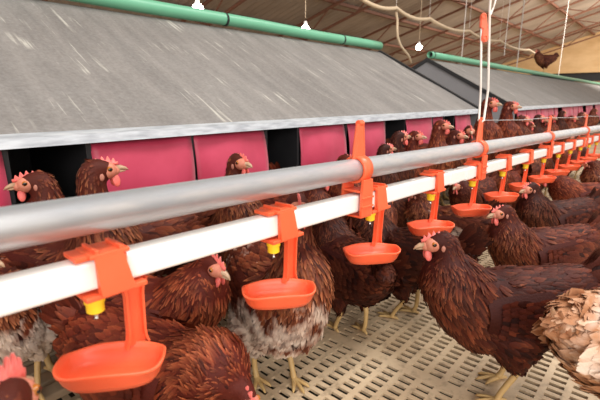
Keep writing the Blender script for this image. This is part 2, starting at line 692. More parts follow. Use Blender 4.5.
# white square water pipe: one long extrusion with two socket joints
t = empty('water_pipe', on_line(-3.2), 0, 'long square white water pipe carrying the orange drinkers', 'pipe')
t.rotation_euler = LROT
bm = bmesh.new()
hw, hh, rr = .013, .0155, .004
poly = []
for cxs, czs, a0 in ((1, 1, 0), (-1, 1, 90), (-1, -1, 180), (1, -1, 270)):
    for k in range(4):
        a = R(a0 + 30 * k)
        poly.append((cxs * (hw - rr) + rr * math.cos(a), czs * (hh - rr) + rr * math.sin(a)))
prism(bm, poly, 0, 0, 9.0)
part('pipe', bm, 'white', t, smooth=False)
for n in (3.35, 3.72):
    bm = bmesh.new()
    s = STEP * (n + 3.2)
    prism(bm, [(p[0] * 1.13, p[1] * 1.10) for p in poly], 0, s, s + .05)
    part('joint', bm, 'white', t, smooth=False)

t = empty('support_pipe', on_line(-3.2, MET), 0, 'long round galvanised steel pipe running above the white water pipe', 'pipe')
t.rotation_euler = LROT
bm = bmesh.new()
tube(bm, [(0, 0, 0), (3, 0, 0), (6, 0, 0), (9, 0, 0)], .0195, 32)
part('pipe', bm, 'galv', t)


def cup_mesh(bm):
    """shallow rounded-rectangular dish, long side across, rim thickened and rolled"""
    A, B = .056, .032

    def ring(a, b, z, n=40, e=3.0):
        o = []
        for k in range(n):
            th = 2 * math.pi * k / n
            c, s = math.cos(th), math.sin(th)
            x = a * math.copysign(abs(c) ** (2 / e), c)
            y = b * math.copysign(abs(s) ** (2 / e), s)
            zz = z + .0015 * math.cos(4 * th) * (1 if z > -.004 else 0)
            o.append(bm.verts.new((x, y, zz)))
        return o
    prof = [(.50, .45, -.0235), (.80, .74, -.0215), (.90, .87, -.014), (.965, .95, -.004), (1.0, 1.0, -.0015), (1.005, 1.005, .001), (.985, .975, .0022),
            (.945, .92, .001), (.90, .87, -.005), (.84, .80, -.012), (.72, .66, -.0175), (.45, .40, -.0195)]
    rg = [ring(A * a, B * b, z) for a, b, z in prof]
    for i in range(len(rg) - 1):
        for k in range(40):
            q = (k + 1) % 40
            bm.faces.new((rg[i][k], rg[i][q], rg[i + 1][q], rg[i + 1][k]))
    bm.faces.new(rg[0][::-1])
    bm.faces.new(rg[-1])
    # small well in the middle
    bmesh.ops.recalc_face_normals(bm, faces=bm.faces[:])


def drinker():
    t = empty('drinker')
    # saddle: a sleeve that snaps over the square pipe, wider flange on top and below
    bm = bmesh.new()
    ow, oh, iw, ih = .0172, .0207, .0135, .0170
    sec = [(-ow, -oh), (-ow, oh - .004), (-ow + .004, oh), (ow - .004, oh), (ow, oh - .004), (ow, -oh), (iw, -oh), (iw, ih), (-iw, ih), (-iw, -oh)]
    prism(bm, sec, 0, -.002, .029)
    box(bm, (-.020, -.014, .0175), (.0, .017, .0225), bev=.001)            # top tongue
    box(bm, (-.008, -.0195, .019), (.032, .0185, .0235), bev=.0012)        # top plate
    for xx in (.000, .024):
        box(bm, (xx - .002, -.0185, .0225), (xx + .002, .017, .027), bev=.0008)
    box(bm, (-.016, -.0190, -.0245), (.048, .0175, -.0195), bev=.001)      # lower flange
    # slanting side cheeks
    for sy in (-1, 1):
        prism(bm, [(-.004, .0215), (.036, .0215), (.044, -.0215), (-.008, -.0215)], 1, sy * .0175, sy * .0198) if False else None
    vs = []
    for y in (-.0200, -.0172):
        vs.append([bm.verts.new(p) for p in ((-.004, y, .021), (.025, y, .021), (.034, y - .0015, -.0215), (-.001, y - .0015, -.0215))])
    a, b2 = vs
    bm.faces.new(a); bm.faces.new(b2[::-1])
    for i in range(4):
        j = (i + 1) % 4
        bm.faces.new((a[i], b2[i], b2[j], a[j]))
    bmesh.ops.recalc_face_normals(bm, faces=bm.faces[:])
    part('saddle_clip', bm, 'orange', t, smooth=False)
    # nipple valve
    bm = bmesh.new()
    tube(bm, [(-.004, -.006, -.0235), (-.004, -.006, -.030)], .0102, 20)
    tube(bm, [(-.004, -.006, -.029), (-.004, -.006, -.040)], .0088, 20)
    tube(bm, [(-.004, -.006, -.0395), (-.004, -.006, -.0415)], .0065, 16)
    v = part('nipple_valve', bm, 'yellow', t, smooth=False)
    bm = bmesh.new()
    tube(bm, [(-.004, -.006, -.041), (-.004, -.006, -.0475), (-.004, -.006, -.049)], [.0020, .0020, .0030], 10)
    part('trigger_pin', bm, 'steelpin', v)
    # hanger arm: U channel that flares out at the top and runs down into the rim of the cup
    bm = bmesh.new()
    top, botz = -.022, -.104
    n = 9
    prev = None
    for k in range(n + 1):
        u = k / n
        z = top + (botz - top) * u
        cx = .040 + .000 * u
        w = .0105 + (.006 * max(0, 1 - u * 7)) + (.004 * max(0, (u - .86) / .14))
        y0 = .002 + .004 * u
        ringv = [bm.verts.new(p) for p in ((cx - w, y0 - .006, z), (cx - w + .0028, y0 - .006, z), (cx - w + .0028, y0 - .001, z),
                                            (cx + w - .0028, y0 - .001, z), (cx + w - .0028, y0 - .006, z), (cx + w, y0 - .006, z),
                                            (cx + w, y0 + .0025, z), (cx - w, y0 + .0025, z))]
        if prev:
            for i in range(8):
                j = (i + 1) % 8
                bm.faces.new((prev[i], prev[j], ringv[j], ringv[i]))
        else:
            bm.faces.new(ringv)
        prev = ringv
    bm.faces.new(prev)
    bmesh.ops.recalc_face_normals(bm, faces=bm.faces[:])
    part('hanger_arm', bm, 'orange', t, smooth=False)
    bm = bmesh.new()
    cup_mesh(bm)
    bmesh.ops.rotate(bm, verts=bm.verts, cent=(0, 0, 0), matrix=Matrix.Rotation(R(-38), 3, 'Z'))
    bmesh.ops.translate(bm, verts=bm.verts, vec=(.006, -.006, -.103))
    part('cup', bm, 'orange', t)
    return t


DL = ['orange drinking cup nearest the camera, hanging large at the lower left',
      'second orange drinking cup from the left, in front of the brown and white hen',
      'third orange drinking cup from the left, hanging beside the first tall bracket',
      'fourth orange drinking cup from the left, just above the big right hen\'s head',
      'fifth orange drinking cup from the left, hanging below the white cords',
      'sixth orange drinking cup from the left, just right of the white cords',
      'seventh orange drinking cup from the left',
      'eighth orange drinking cup from the left, hanging beside the third tall bracket',
      'ninth orange drinking cup from the left, towards the right edge',
      'tenth orange drinking cup from the left, towards the right edge',
      'eleventh orange drinking cup from the left, beside the fourth tall bracket',
      'twelfth orange drinking cup from the left, close to the right edge',
      'thirteenth orange drinking cup from the left, at the right edge']
d0 = drinker()
for i, l in enumerate(DL):
    t = d0 if i == 0 else clone(d0)
    t.location = on_line(i)
    t.rotation_euler = (0, 0, yawL)
    tag(t, l, 'drinker', 'orange drinkers clipped along the white pipe')


def bracket():
    """tall hanger: a tapered fin, a ring round the steel pipe and a strap down to the white pipe"""
    t = empty('hanging_bracket')
    # origin on the steel pipe's axis; fin stands across the line (faces the camera side)
    bm = bmesh.new()
    pts = [(-.0155, .012), (-.0125, .045), (-.0085, .074), (-.006, .082), (.006, .082), (.0085, .074), (.0125, .045), (.0155, .012)]
    prism(bm, pts, 1, -.0035, .0035)
    for sx in (-1, 1):
        tube(bm, [(sx * .0145, 0, .014), (sx * .0105, 0, .050), (sx * .0062, 0, .080)], .0042, 8)
    tube(bm, [(-.0155, 0, .016), (.0155, 0, .016)], .005, 8)
    tube(bm, [(-.0065, 0, .081), (.0065, 0, .081)], .0055, 8)
    part('fin', bm, 'orange', t, smooth=False)
    bm = bmesh.new()
    for n0, r0, r1, hwid in ((0, .0198, .0245, .013),):
        A = []
        for k in range(29):
            th = 2 * math.pi * k / 28
            A.append([bm.verts.new((x, r * math.cos(th), r * math.sin(th))) for x, r in ((-hwid, r0), (-hwid, r1), (hwid, r1), (hwid, r0))])
        for k in range(28):
            for i in range(4):
                j = (i + 1) % 4
                bm.faces.new((A[k][i], A[k][j], A[k + 1][j], A[k + 1][i]))
    bmesh.ops.recalc_face_normals(bm, faces=bm.faces[:])
    part('pipe_ring', bm, 'orange', t)
    bm = bmesh.new()
    z0, z1 = -.016, -.082
    prism(bm, [(-.014, z0), (.014, z0), (.0165, -.036), (.0165, z1), (-.0165, z1), (-.0165, -.036)], 1, -.0235, -.0185)
    prism(bm, [(-.014, z0), (.014, z0), (.0165, -.036), (.0165, z1), (-.0165, z1), (-.0165, -.036)], 1, .0185, .0225)
    box(bm, (-.0165, -.0225, -.0395), (.0165, .0215, -.0355), bev=.001)
    box(bm, (-.0165, -.0225, z1 - .003), (.0165, .0215, z1), bev=.001)
    for zz in (-.050, -.066):
        box(bm, (-.0175, -.026, zz), (.0175, -.0225, zz + .003), bev=.0008)
    part('strap', bm, 'orange', t, smooth=False)
    return t


BN = [(1.84, 'orange hanging bracket beside the third drinker, nearest the camera'),
      (4.12, 'orange hanging bracket that the white cords are tied to'),
      (7.15, 'third orange hanging bracket from the left, beyond the white cords'),
      (10.3, 'fourth orange hanging bracket from the left'),
      (13.3, 'fifth orange hanging bracket, at the right edge')]
b0 = bracket()
for i, (n, l) in enumerate(BN):
    t = b0 if i == 0 else clone(b0)
    t.location = on_line(n, MET)
    t.rotation_euler = LROT
    tag(t, l, 'bracket', 'tall orange brackets on the steel pipe')

# thin steel wire strung through the tops of the brackets
bm = bmesh.new()
wp = [on_line(n, MET + Vector((0, 0, .078 - s))) for n, s in ((4.12, 0), (5.6, .004), (7.15, 0), (8.7, .004), (10.3, 0), (11.8, .003), (13.3, 0), (17, .003))]
tube(bm, wp, .0011, 6)
tag(link_mesh('anti_perch_wire', bm, 'galv'), 'thin steel wire strung between the tops of the orange brackets', 'wire')

# suspension cord and its orange adjuster
BP = on_line(4.12, MET)
t = empty('suspension_cord', BP + Vector((0, 0, .09)), 0, 'pair of white cords rising from the second bracket to the shed roof', 'cord')
bm = bmesh.new()
top = BP + Vector((0, .0, .243))
lx, ly = R(-49), 0
sd = Vector((math.cos(lx), math.sin(lx), 0))
tube(bm, [sd * -.0055 + Vector((0, 0, -.012)), sd * -.009 + Vector((0, 0, .07)), sd * -.024 + Vector((0, 0, .238))], .0030, 8)
part('cord', bm, 'rope', t)
bm = bmesh.new()
tube(bm, [sd * .0075 + Vector((0, 0, -.012)), sd * .011 + Vector((0, 0, .07)), sd * -.006 + Vector((0, 0, .27)), sd * -.012 + Vector((0, 0, .47)), sd * .02 + Vector((0, 0, 1.6)), sd * .03 + Vector((0, 0, roof_z(.4) - .65))], .0032, 8)
part('cord', bm, 'rope', t)
bm = bmesh.new()
tube(bm, [sd * -.008 + Vector((0, 0, -.010)), sd * 0 + Vector((0, 0, -.018)), sd * .009 + Vector((0, 0, -.010))], .0034, 8)
part('knot', bm, 'rope', t)
bm = bmesh.new()
tube(bm, [sd * -.003 + Vector((0, 0, .257)), sd * .004 + Vector((.0, 0, .277)), sd * .008 + Vector((0, 0, .297))], [.003, .0022, .0018], 8)
part('cord_end', bm, 'rope', t)

t = empty('cord_adjuster', BP + Vector((0, 0, .318)) - sd * .016, lx, 'small orange cord adjuster on the white cords near the top edge', 'adjuster')
bm = bmesh.new()
outl = [(-.0115, -.003), (-.0125, .026), (-.009, .033), (-.001, .033), (.002, .028), (.012, -.026), (.011, -.035), (.006, -.039), (-.0045, -.037), (-.0065, -.030), (-.005, -.006)]
prism(bm, outl, 1, -.006, .006, bev=.0018)
part('body', bm, 'orange', t, smooth=False)
for cx, cz in ((-.005, .024), (.003, -.028)):
    bm = bmesh.new()
    ps = [(cx + .0055 * math.cos(a), 0, cz + .0055 * math.sin(a)) for a in [2 * math.pi * k / 14 for k in range(15)]]
    tube(bm, [(x, -.0062, z) for x, y, z in ps], .0015, 6)
    part('eyelet', bm, 'orange', t)

# ------------------------------------------------------------ lamps and hose under the shed roof
def lamp():
    t = empty('hanging_lamp')
    bm = bmesh.new()
    prof = [(0, -.062), (.024, -.058), (.040, -.044), (.047, -.024), (.042, -.004), (.026, .012), (.016, .024)]
    rg = []
    for r, z in prof[1:]:
        rg.append([bm.verts.new((r * math.cos(2 * math.pi * k / 16), r * math.sin(2 * math.pi * k / 16), z)) for k in range(16)])
    b = bm.verts.new((0, 0, prof[0][1]))
    for k in range(16):
        bm.faces.new((b, rg[0][(k + 1) % 16], rg[0][k]))
    for i in range(len(rg) - 1):
        for k in range(16):
            q = (k + 1) % 16
            bm.faces.new((rg[i][k], rg[i][q], rg[i + 1][q], rg[i + 1][k]))
    part('bulb', bm, 'bulb', t)
    bm = bmesh.new()
    tube(bm, [(0, 0, .020), (0, 0, .034), (0, 0, .058), (0, 0, .066)], [.0155, .019, .017, .006], 14)
    part('socket', bm, 'white', t)
    bm = bmesh.new()
    tube(bm, [(0, 0, .06), (0, 0, 1.5)], .004, 6)
    part('lamp_cord', bm, 'hose', t)
    return t


l0 = lamp()
for i, (x, y, z, l) in enumerate([(2.31, 3.2, 1.36, 'lit bulb on a thin cord, leftmost, just above the near green pipe'),
                                  (3.71, 3.2, 1.35, 'lit bulb on a thin cord, above the middle of the near green pipe'),
                                  (6.42, 3.2, 1.39, 'lit bulb on a thin cord, above the gap between the two nest rows'),
                                  (4.95, 3.2, 1.72, 'small lit bulb high above the end of the near green pipe')][:3]):
    t = l0 if i == 0 else clone(l0)
    t.location = (x, y, z)
    tag(t, l, 'lamp', 'bare bulbs hanging in the shed')
    for ch in KIDS[t.name]:
        if ch.name.startswith('lamp_cord'):
            ch.scale = (1, 1, (roof_z(y) - .1 - z) / 1.5)

t = empty('air_hose', (4.6, 3.0, 1.7), 0, 'long beige hose slung in loops under the shed roof', 'hose')
bm = bmesh.new()
hp = []
ts = [4.4, 5.304, 6.3, 7.9, 9.6, 11.9, 14.5]
for a, b in zip(ts, ts[1:]):
    for k in range(8):
        u = k / 8
        hp.append((a + (b - a) * u - 4.6, 0, .05 - .12 * 4 * u * (1 - u) * min(1, (b - a)) * .5))
tube(bm, hp, .024, 12)
part('hose', bm, 'hose', t)
bm = bmesh.new()
tube(bm, catmull([(.704, 0, .0), (.75, 0, -.10), (.76, 0, -.22), (.80, 0, -.32), (.91, 0, -.42), (1.12, 0, -.52), (1.3, .05, -.60)], 5), .016, 10)
part('drop_hose', bm, 'hose', t)
for xx in (5.304, 6.3, 7.9, 9.6):
    bm = bmesh.new()
    tube(bm, [(xx - 4.6, 0, .03), (xx - 4.6, 0, roof_z(3) - .12 - 1.7)], .003, 6)
    part('tie_wire', bm, 'rope', t)
for i, (x, y, z) in enumerate([(6.9, 2.7, 1.12), (9.2, 2.5, 1.15), (11.0, 3.0, 1.2), (8.0, 2.4, 1.3), (13.5, 2.6, 1.2)]):
    bm = bmesh.new()
    tube(bm, [(0, 0, 0), (0, 0, roof_z(y) - z - .08)], .006, 6)
    o = link_mesh('drop_cord', bm, 'rope', loc=(x, y, z))
    tag(o, ['thin pale cord hanging behind the start of the farther green pipe', 'thin pale cord hanging left of the perched hen', 'thin pale cord hanging right of the perched hen',
            'thin pale cord hanging behind the white double cords', 'thin pale cord hanging in front of the tan end wall'][i], 'cord', 'cords hanging from the shed roof')

# ------------------------------------------------------------ hens
def hen_spine(pose):
    hx, hy, hz = pose['head']
    yaw, pit = R(pose.get('yaw', 0)), R(pose.get('pitch', 0))
    f = Vector((math.cos(yaw) * math.cos(pit), math.sin(yaw) * math.cos(pit), math.sin(pit)))
    H = Vector((hx, hy, hz))
    back = H - f * .018
    bx = .105
    base = Vector((bx, 0, .228))
    d = H - base
    k1 = base + Vector((.018, 0, .018)) + d * .18
    k2 = base + d * .62 - f * .012 + Vector((.004, 0, 0))
    # x y z ry rz
    return [(-.185, 0, .262, .012, .014), (-.155, 0, .252, .040, .042), (-.105, 0, .226, .066, .072), (-.045, 0, .206, .082, .088),
            (.015, 0, .200, .086, .094), (.070, 0, .204, .077, .086),
            (*(k1), .061, .066), (*(k1 * .45 + k2 * .55), .046, .049), (*k2, .033, .035), (*back, .0215, .023), (*(H + f * .006), .0165, .0185)], H, f


def smooth_noise_mesh(ob):
    me = bpy.data.meshes.new_from_object(ob.evaluated_get(bpy.context.evaluated_depsgraph_get()))
    return me


def add_feather(bm, lay, base, d, n, L, W, lift, tone, hack, cup=.25, tipsq=.6):
    s = d.cross(n).normalized()
    rows = ((0, .35, 0), (.38, 1.0, .10), (.76, .82 * tipsq + .25, .45), (1.0, .10, 1.0))
    prev = None
    for t, w, g in rows:
        c = base + d * (L * t) + n * (lift * t * (1 - .35 * t))
        ww = W * w * .5
        vs = [bm.verts.new(c - s * ww - n * (ww * cup)), bm.verts.new(c + n * (ww * .12)), bm.verts.new(c + s * ww - n * (ww * cup))]
        for i, v in enumerate(vs):
            e = g if i != 1 else g * .55 + .10
            v[lay] = (min(1, max(0, tone)), min(1, e), hack, 1)
        if prev:
            for i in range(2):
                f = bm.faces.new((prev[i], prev[i + 1], vs[i + 1], vs[i]))
                f.smooth = True
        prev = vs


def hen_parts(pose, seed=1, dens=1.0, fluffy=0.0):
    r_ = random.Random(seed)
    sp, H, f = hen_spine(pose)
    dense = catmull(sp, 5)
    bm = bmesh.new()
    for p in dense:
        mtx = Matrix.Translation(p[:3]) @ Matrix.Diagonal((max(p[3], p[4]) * .97, p[3], p[4], 1))
        bmesh.ops.create_icosphere(bm, subdivisions=2, radius=1, matrix=mtx)
    for sy in (-1, 1):                        # thighs
        for k in range(9):
            u = k / 8
            c = Vector((.012 - .018 * u, sy * (.048 - .010 * u), .165 - .078 * u))
            q = .044 * (1 - u) ** .8 + .014
            bmesh.ops.create_icosphere(bm, subdivisions=2, radius=1, matrix=Matrix.Translation(c) @ Matrix.Diagonal((q * 1.05, q * .85, q, 1)))
    me = bpy.data.meshes.new('tmp')
    bm.to_mesh(me)
    bm.free()
    ob = bpy.data.objects.new('tmp', me)
    COL.objects.link(ob)
    md = ob.modifiers.new('r', 'REMESH')
    md.mode = 'VOXEL'
    md.voxel_size = .0062
    sm = ob.modifiers.new('s', 'SMOOTH')
    sm.iterations = 4
    sm.factor = .6
    bpy.context.view_layer.update()
    me2 = smooth_noise_mesh(ob)
    bpy.data.objects.remove(ob)
    bm = bmesh.new()
    bm.from_mesh(me2)
    lay = bm.verts.layers.float_color.new('fcol')
    for v in bm.verts:
        v[lay] = (.25 + .1 * r_.random(), 0, 0, 1)
    tris = [(fc.calc_area(), fc) for fc in bm.faces]
    tot = sum(a for a, _ in tris)
    # sample feathers
    kd = KDTree(len(dense))
    for i, p in enumerate(dense):
        kd.insert(Vector(p[:3]), i)
    kd.balance()
    NB = int(4200 * dens)
    picks = r_.choices([fc for _, fc in tris], weights=[a for a, _ in tris], k=NB)
    nneck = [fc for _, fc in tris if fc.calc_center_median().x > .075]
    picks += r_.choices(nneck, k=int(2300 * dens))
    info = []
    for fc in picks:
        c = fc.calc_center_median() + Vector((r_.uniform(-.003, .003), r_.uniform(-.003, .003), r_.uniform(-.003, .003)))
        n = fc.normal.copy()
        _, i, _ = kd.find(c)
        a, b = Vector(dense[max(0, i - 1)][:3]), Vector(dense[min(len(dense) - 1, i + 1)][:3])
        d = (a - b).normalized()
        if i < 5:
            d = Vector((-1, 0, .35)).normalized()
        under = c.z < .135 and c.x < .09
        if under:
            d = Vector((-.45, 0, -1)).normalized()
        elif i < 30:
            d = (d + Vector((0, 0, -.30)) + Vector((0, n.y * .0, 0))).normalized()
        d = d + Vector((r_.uniform(-.22, .22), r_.uniform(-.22, .22), r_.uniform(-.22, .22)))
        d = (d - n * d.dot(n))
        if d.length < .05:
            continue
        d.normalize()
        dh = (c - H).length
        if dh < .030 and (c - H).dot(f) > -.012:
            continue
        if dh < .035:
            L, W, lift, hk = .009, .005, .0008, .2
        elif i >= 29:
            q = min(1, (i - 28) / 16)
            L, W, lift, hk = .030 - .018 * q, .0066 - .003 * q, .0014, 1.0
        elif i >= 24:
            L, W, lift, hk = .030, .0085, .0022, .75
        else:
            L, W, lift, hk = .024, .0125, .0020, .22
            if c.z < .15:
                L, W, lift = .022, .009, .0035
        if fluffy:
            L *= 1.15
            lift *= 1 + 1.3 * fluffy
            W *= 1.2
        tone = r_.gauss(.46, .20)
        info.append((c, d, n, L * r_.uniform(.8, 1.25), W * r_.uniform(.85, 1.15), lift * r_.uniform(.5, 1.7), tone, hk))
    for c, d, n, L, W, lift, tone, hk in info:
        add_feather(bm, lay, c - n * .0012, d, n, L, W, lift, tone, hk)
    out = {'body': bm}
    # wings
    for sy in (-1, 1):
        bw = bmesh.new()
        lw = bw.verts.layers.float_color.new('fcol')
        nu, nv = 16, 9
        g = []
        for i in range(nu + 1):
            u = i / nu
            row = []
            for j in range(nv + 1):
                v_ = j / nv * 2 - 1
                x = .085 - .235 * u
                hgt = .056 * (math.sin(math.pi * min(1, u * .80 + .14)) ** .7)
                z = .222 + .012 * u + v_ * hgt - .016 * math.sin(math.pi * u)
                y = .066 + .027 * math.sin(math.pi * min(1, u + .12)) ** .6 * (1 - .55 * v_ * v_) - .024 * u * u
                y -= .012 * max(0, v_) ** 2
                vv = bw.verts.new((x, sy * y, z))
                vv[lw] = (.3, 0, 0, 1)
                row.append(vv)
            g.append(row)
        for i in range(nu):
            for j in range(nv):
                q = (g[i][j], g[i + 1][j], g[i + 1][j + 1], g[i][j + 1])
                bw.faces.new(q if sy > 0 else q[::-1]).smooth = True
        # close the back with a second skin a little inwards
        for i in range(nu):
            for j in (0, nv):
                pass
        for rowi in range(15):                # covert rows from the tail end forwards
            u = 1 - rowi / 15 * .98
            cnt = 9 if u < .8 else 5
            for j in range(cnt):
                v_ = (j + .5) / cnt * 1.9 - .95 + r_.uniform(-.08, .08)
                x = .085 - .235 * min(1, u) * .97
                hgt = .056 * (math.sin(math.pi * min(1, u * .80 + .14)) ** .7)
                z = .222 + .012 * u + v_ * hgt - .016 * math.sin(math.pi * u)
                y = .068 + .027 * math.sin(math.pi * min(1, u + .12)) ** .6 * (1 - .55 * v_ * v_) - .024 * u * u
                L = .028 + .026 * u
                W = .017
                d = Vector((-1, sy * -.12, -.12 - .18 * v_ + r_.uniform(-.06, .06))).normalized()
                n = Vector((0, sy, .15)).normalized()
                add_feather(bw, lw, Vector((x, sy * (y + .001), z)), d, n, L, W, .004, r_.gauss(.40, .20), .25, cup=.12, tipsq=.9)
        for j in range(7):                    # flight feathers, folded
            z = .205 + j * .007
            d = Vector((-1, sy * -.17, -.02 + .035 * j)).normalized()
            add_feather(bw, lw, Vector((-.03, sy * (.080 - j * .002), z - .01)), d, Vector((0, sy, .1)).normalized(), .150 - .008 * abs(j - 2), .020, .000, r_.gauss(.28, .12), .1, cup=.05, tipsq=.9)
        out['wing%d' % sy] = bw
    # tail: two closely stacked fans
    bt = bmesh.new()
    lt = bt.verts.layers.float_color.new('fcol')
    for sy in (-1, 1):
        for k in range(8):
            a = R(pose.get('tail', 38) - 16 + k * 5.5)
            d = Vector((-math.cos(a), sy * (.06 + .02 * (7 - k)), math.sin(a))).normalized()
            n = Vector((0, sy, .3)).normalized()
            add_feather(bt, lt, Vector((-.145, sy * (.016 - .001 * k), .252 + .003 * k)), d, n, (.098 - .003 * k) * pose.get('taillen', 1), .022, .003, r_.gauss(.33, .15), .15, cup=.1, tipsq=1.0)
    for k in range(90):
        th = r_.uniform(0, 2 * math.pi)
        d = Vector((-1, .35 * math.cos(th), .55 + .3 * math.sin(th))).normalized()
        n = Vector((0.2, math.cos(th), math.sin(th))).normalized()
        add_feather(bt, lt, Vector((-.13 - r_.random() * .035, .026 * math.cos(th), .250 + .028 * math.sin(th))), d, n, .048 * pose.get('taillen', 1), .017, .003, r_.gauss(.42, .18), .25)
    out['tail'] = bt
    # head parts in the head's own frame
    q = f.to_track_quat('X', 'Z').to_matrix().to_4x4()
    HM = Matrix.Translation(H) @ q
    def hm(b):
        bmesh.ops.transform(b, matrix=HM, verts=b.verts)
        return b
    # face skin
    b = bmesh.new()
    bmesh.ops.create_uvsphere(b, u_segments=18, v_segments=12, radius=1, matrix=Matrix.Translation((.0075, 0, -.001)) @ Matrix.Diagonal((.0185, .0178, .0162, 1)))
    bmesh.ops.create_uvsphere(b, u_segments=14, v_segments=10, radius=1, matrix=Matrix.Translation((.021, 0, -.003)) @ Matrix.Diagonal((.011, .0098, .0100, 1)))
    out['face'] = hm(b)
    for sy in (-1, 1):
        b = bmesh.new()
        bmesh.ops.create_uvsphere(b, u_segments=10, v_segments=8, radius=1, matrix=Matrix.Translation((-.009, sy * .0178, -.008)) @ Matrix.Diagonal((.0058, .0022, .0072, 1)))
        out['lobe%d' % sy] = hm(b)
        b = bmesh.new()
        bmesh.ops.create_uvsphere(b, u_segments=14, v_segments=10, radius=.0052, matrix=Matrix.Translation((.009, sy * .0148, .003)))
        for fc in b.faces:
            c = fc.calc_center_median() - Vector((.009, sy * .0148, .003))
            fc.material_index = 1 if (c.y * sy) > .0038 else 0
        out['eye%d' % sy] = hm(b)
        b = bmesh.new()
        bmesh.ops.create_uvsphere(b, u_segments=10, v_segments=8, radius=1, matrix=Matrix.Translation((.020, sy * .006, -.021)) @ Matrix.Rotation(R(12 * sy), 4, 'X') @ Matrix.Diagonal((.0075, .0028, .0125, 1)))
        out['wattle%d' % sy] = hm(b)
    b = bmesh.new()
    up = [(.026, 0, .0005), (.034, 0, .0005), (.042, 0, -.0022), (.0475, 0, -.0062)]
    tube(b, up, [.0072, .0056, .0036, .0010], 10, aspect=.85)
    tube(b, [(.026, 0, -.0055), (.035, 0, -.0062), (.0425, 0, -.0070)], [.0058, .0040, .0012], 10, aspect=.6)
    out['beak'] = hm(b)
    b = bmesh.new()
    prof = [(.030, .005), (.031, .013), (.0265, .012), (.0235, .021), (.0180, .0145), (.0140, .026), (.0085, .0165), (.0035, .027), (-.0015, .0170), (-.0075, .0255), (-.0110, .0165), (-.0170, .020), (-.0165, .010), (-.004, .011), (.012, .009)]
    ws = pose.get('comb', 1.0)
    prism(b, [(x, .008 + (z - .008) * ws) for x, z in prof], 1, -.0022, .0022, bev=.0009)
    out['comb'] = hm(b)
    # legs
    st = pose.get('stride', .02)
    for sy in (-1, 1):
        b = bmesh.new()
        kx = -.006
        fx = .006 + sy * st
        tube(b, catmull([(kx, sy * .038, .096), (kx - .012 + sy * st * .3, sy * .038, .078), (fx - .010, sy * .037, .030), (fx, sy * .037, .008)], 4), [.0105, .0098, .0090, .0082, .0075, .0068, .0066, .0064, .0063, .0062, .0064, .0070, .0075], 10)
        for a, L in ((0, .052), (27, .043), (-27, .043), (180, .022)):
            dd = Vector((math.cos(R(a)), math.sin(R(a)), 0))
            o = Vector((fx, sy * .037, .0062))
            tube(b, [o, o + dd * L * .5 + Vector((0, 0, .0012)), o + dd * L * .85, o + dd * L + Vector((0, 0, -.003))], [.0055, .0048, .0036, .0012], 8)
        out['leg%d' % sy] = b
    return out


SPEC = [('body', 'body', None, 'PL', True), ('wing-1', 'wing', None, 'PL', True), ('wing1', 'wing', None, 'PL', True), ('tail', 'tail', None, 'PL', True),
        ('face', 'face', None, 'face', True), ('lobe-1', 'ear_lobe', 'face', 'lobe', True), ('lobe1', 'ear_lobe', 'face', 'lobe', True),
        ('eye-1', 'eye', 'face', 'eye', True), ('eye1', 'eye', 'face', 'eye', True),
        ('wattle-1', 'wattle', None, 'comb', True), ('wattle1', 'wattle', None, 'comb', True), ('beak', 'beak', None, 'beak', True),
        ('comb', 'comb', None, 'comb', True), ('leg-1', 'leg', None, 'leg', True), ('leg1', 'leg', None, 'leg', True)]
POSES = {
    'alert': dict(head=(.150, 0, .372), pitch=-4, tail=40),
    'tall': dict(head=(.135, 0, .425), pitch=0, tail=30),
    'alert_left': dict(head=(.145, .02, .365), yaw=58, pitch=-6, tail=40),
    'alert_right': dict(head=(.145, -.02, .365), yaw=-58, pitch=-6, tail=40),
    'level': dict(head=(.205, 0, .300), pitch=-6, tail=34),
    'mid_right': dict(head=(.175, -.018, .330), yaw=-35, pitch=-12, tail=36, comb=1.25),
    'low': dict(head=(.215, -.02, .225), yaw=-25, pitch=-30, tail=34),
    'down': dict(head=(.205, .0, .085), pitch=-62, tail=40, stride=.03),
    'proud': dict(head=(.172, 0, .352), pitch=-8, tail=30),
    'tall_left': dict(head=(.135, 0, .425), yaw=60, pitch=4, tail=30),
    'tall_front': dict(head=(.125, 0, .43), yaw=-20, pitch=0, tail=20),
    'alert_right2': dict(head=(.150, .012, .352), yaw=52, pitch=-8, tail=10),
    'bigcomb': dict(head=(.150, 0, .372), yaw=20, pitch=-10, comb=1.5),
    'rump': dict(head=(.15, .03, .330), pitch=-6, tail=30, taillen=.5),
    'fluff2': dict(head=(.14, .03, .34), pitch=-6, tail=58),
    'fluff': dict(head=(.15, .03, .330), pitch=-6, tail=62),
}
CACHE = {}


def hen_data(pose, seed, dens, fl):
    key = (pose, seed, dens, fl)
    if key not in CACHE:
        parts = hen_parts(POSES[pose], seed, dens, fl)
        d = {}
        for k, nm, par, mat, sm in SPEC:
            me = bpy.data.meshes.new(nm)
            parts[k].to_mesh(me)
            parts[k].free()
            me.materials.append(M['plume'] if mat == 'PL' else M[mat])
            if nm == 'eye':
                me.materials.append(M['pupil'])
            for p in me.polygons:
                p.use_smooth = True
            d[k] = me
        CACHE[key] = d
    return CACHE[key]


def hen(pose, loc, rz, label, group='brown hens crowding the shed floor', scale=1.0, tint=(1, 1, 1), white=0.0, seed=1, dens=1.0, fl=0.0, mat=None):
    t = empty('hen', loc, R(rz), label, 'hen', group)
    t.scale = (scale,) * 3
    d = hen_data(pose, seed, dens, fl)
    obs = {}
    for k, nm, par, mt, sm in SPEC:
        o = bpy.data.objects.new(nm, d[k])
        COL.objects.link(o)
        o.parent = obs.get(par, t) if par else t
        o.color = (*tint, 1 - white)
        if mt == 'PL' and mat:
            o.material_slots[0].link = 'OBJECT'
            o.material_slots[0].material = M[mat]
        obs[k] = o
    return t

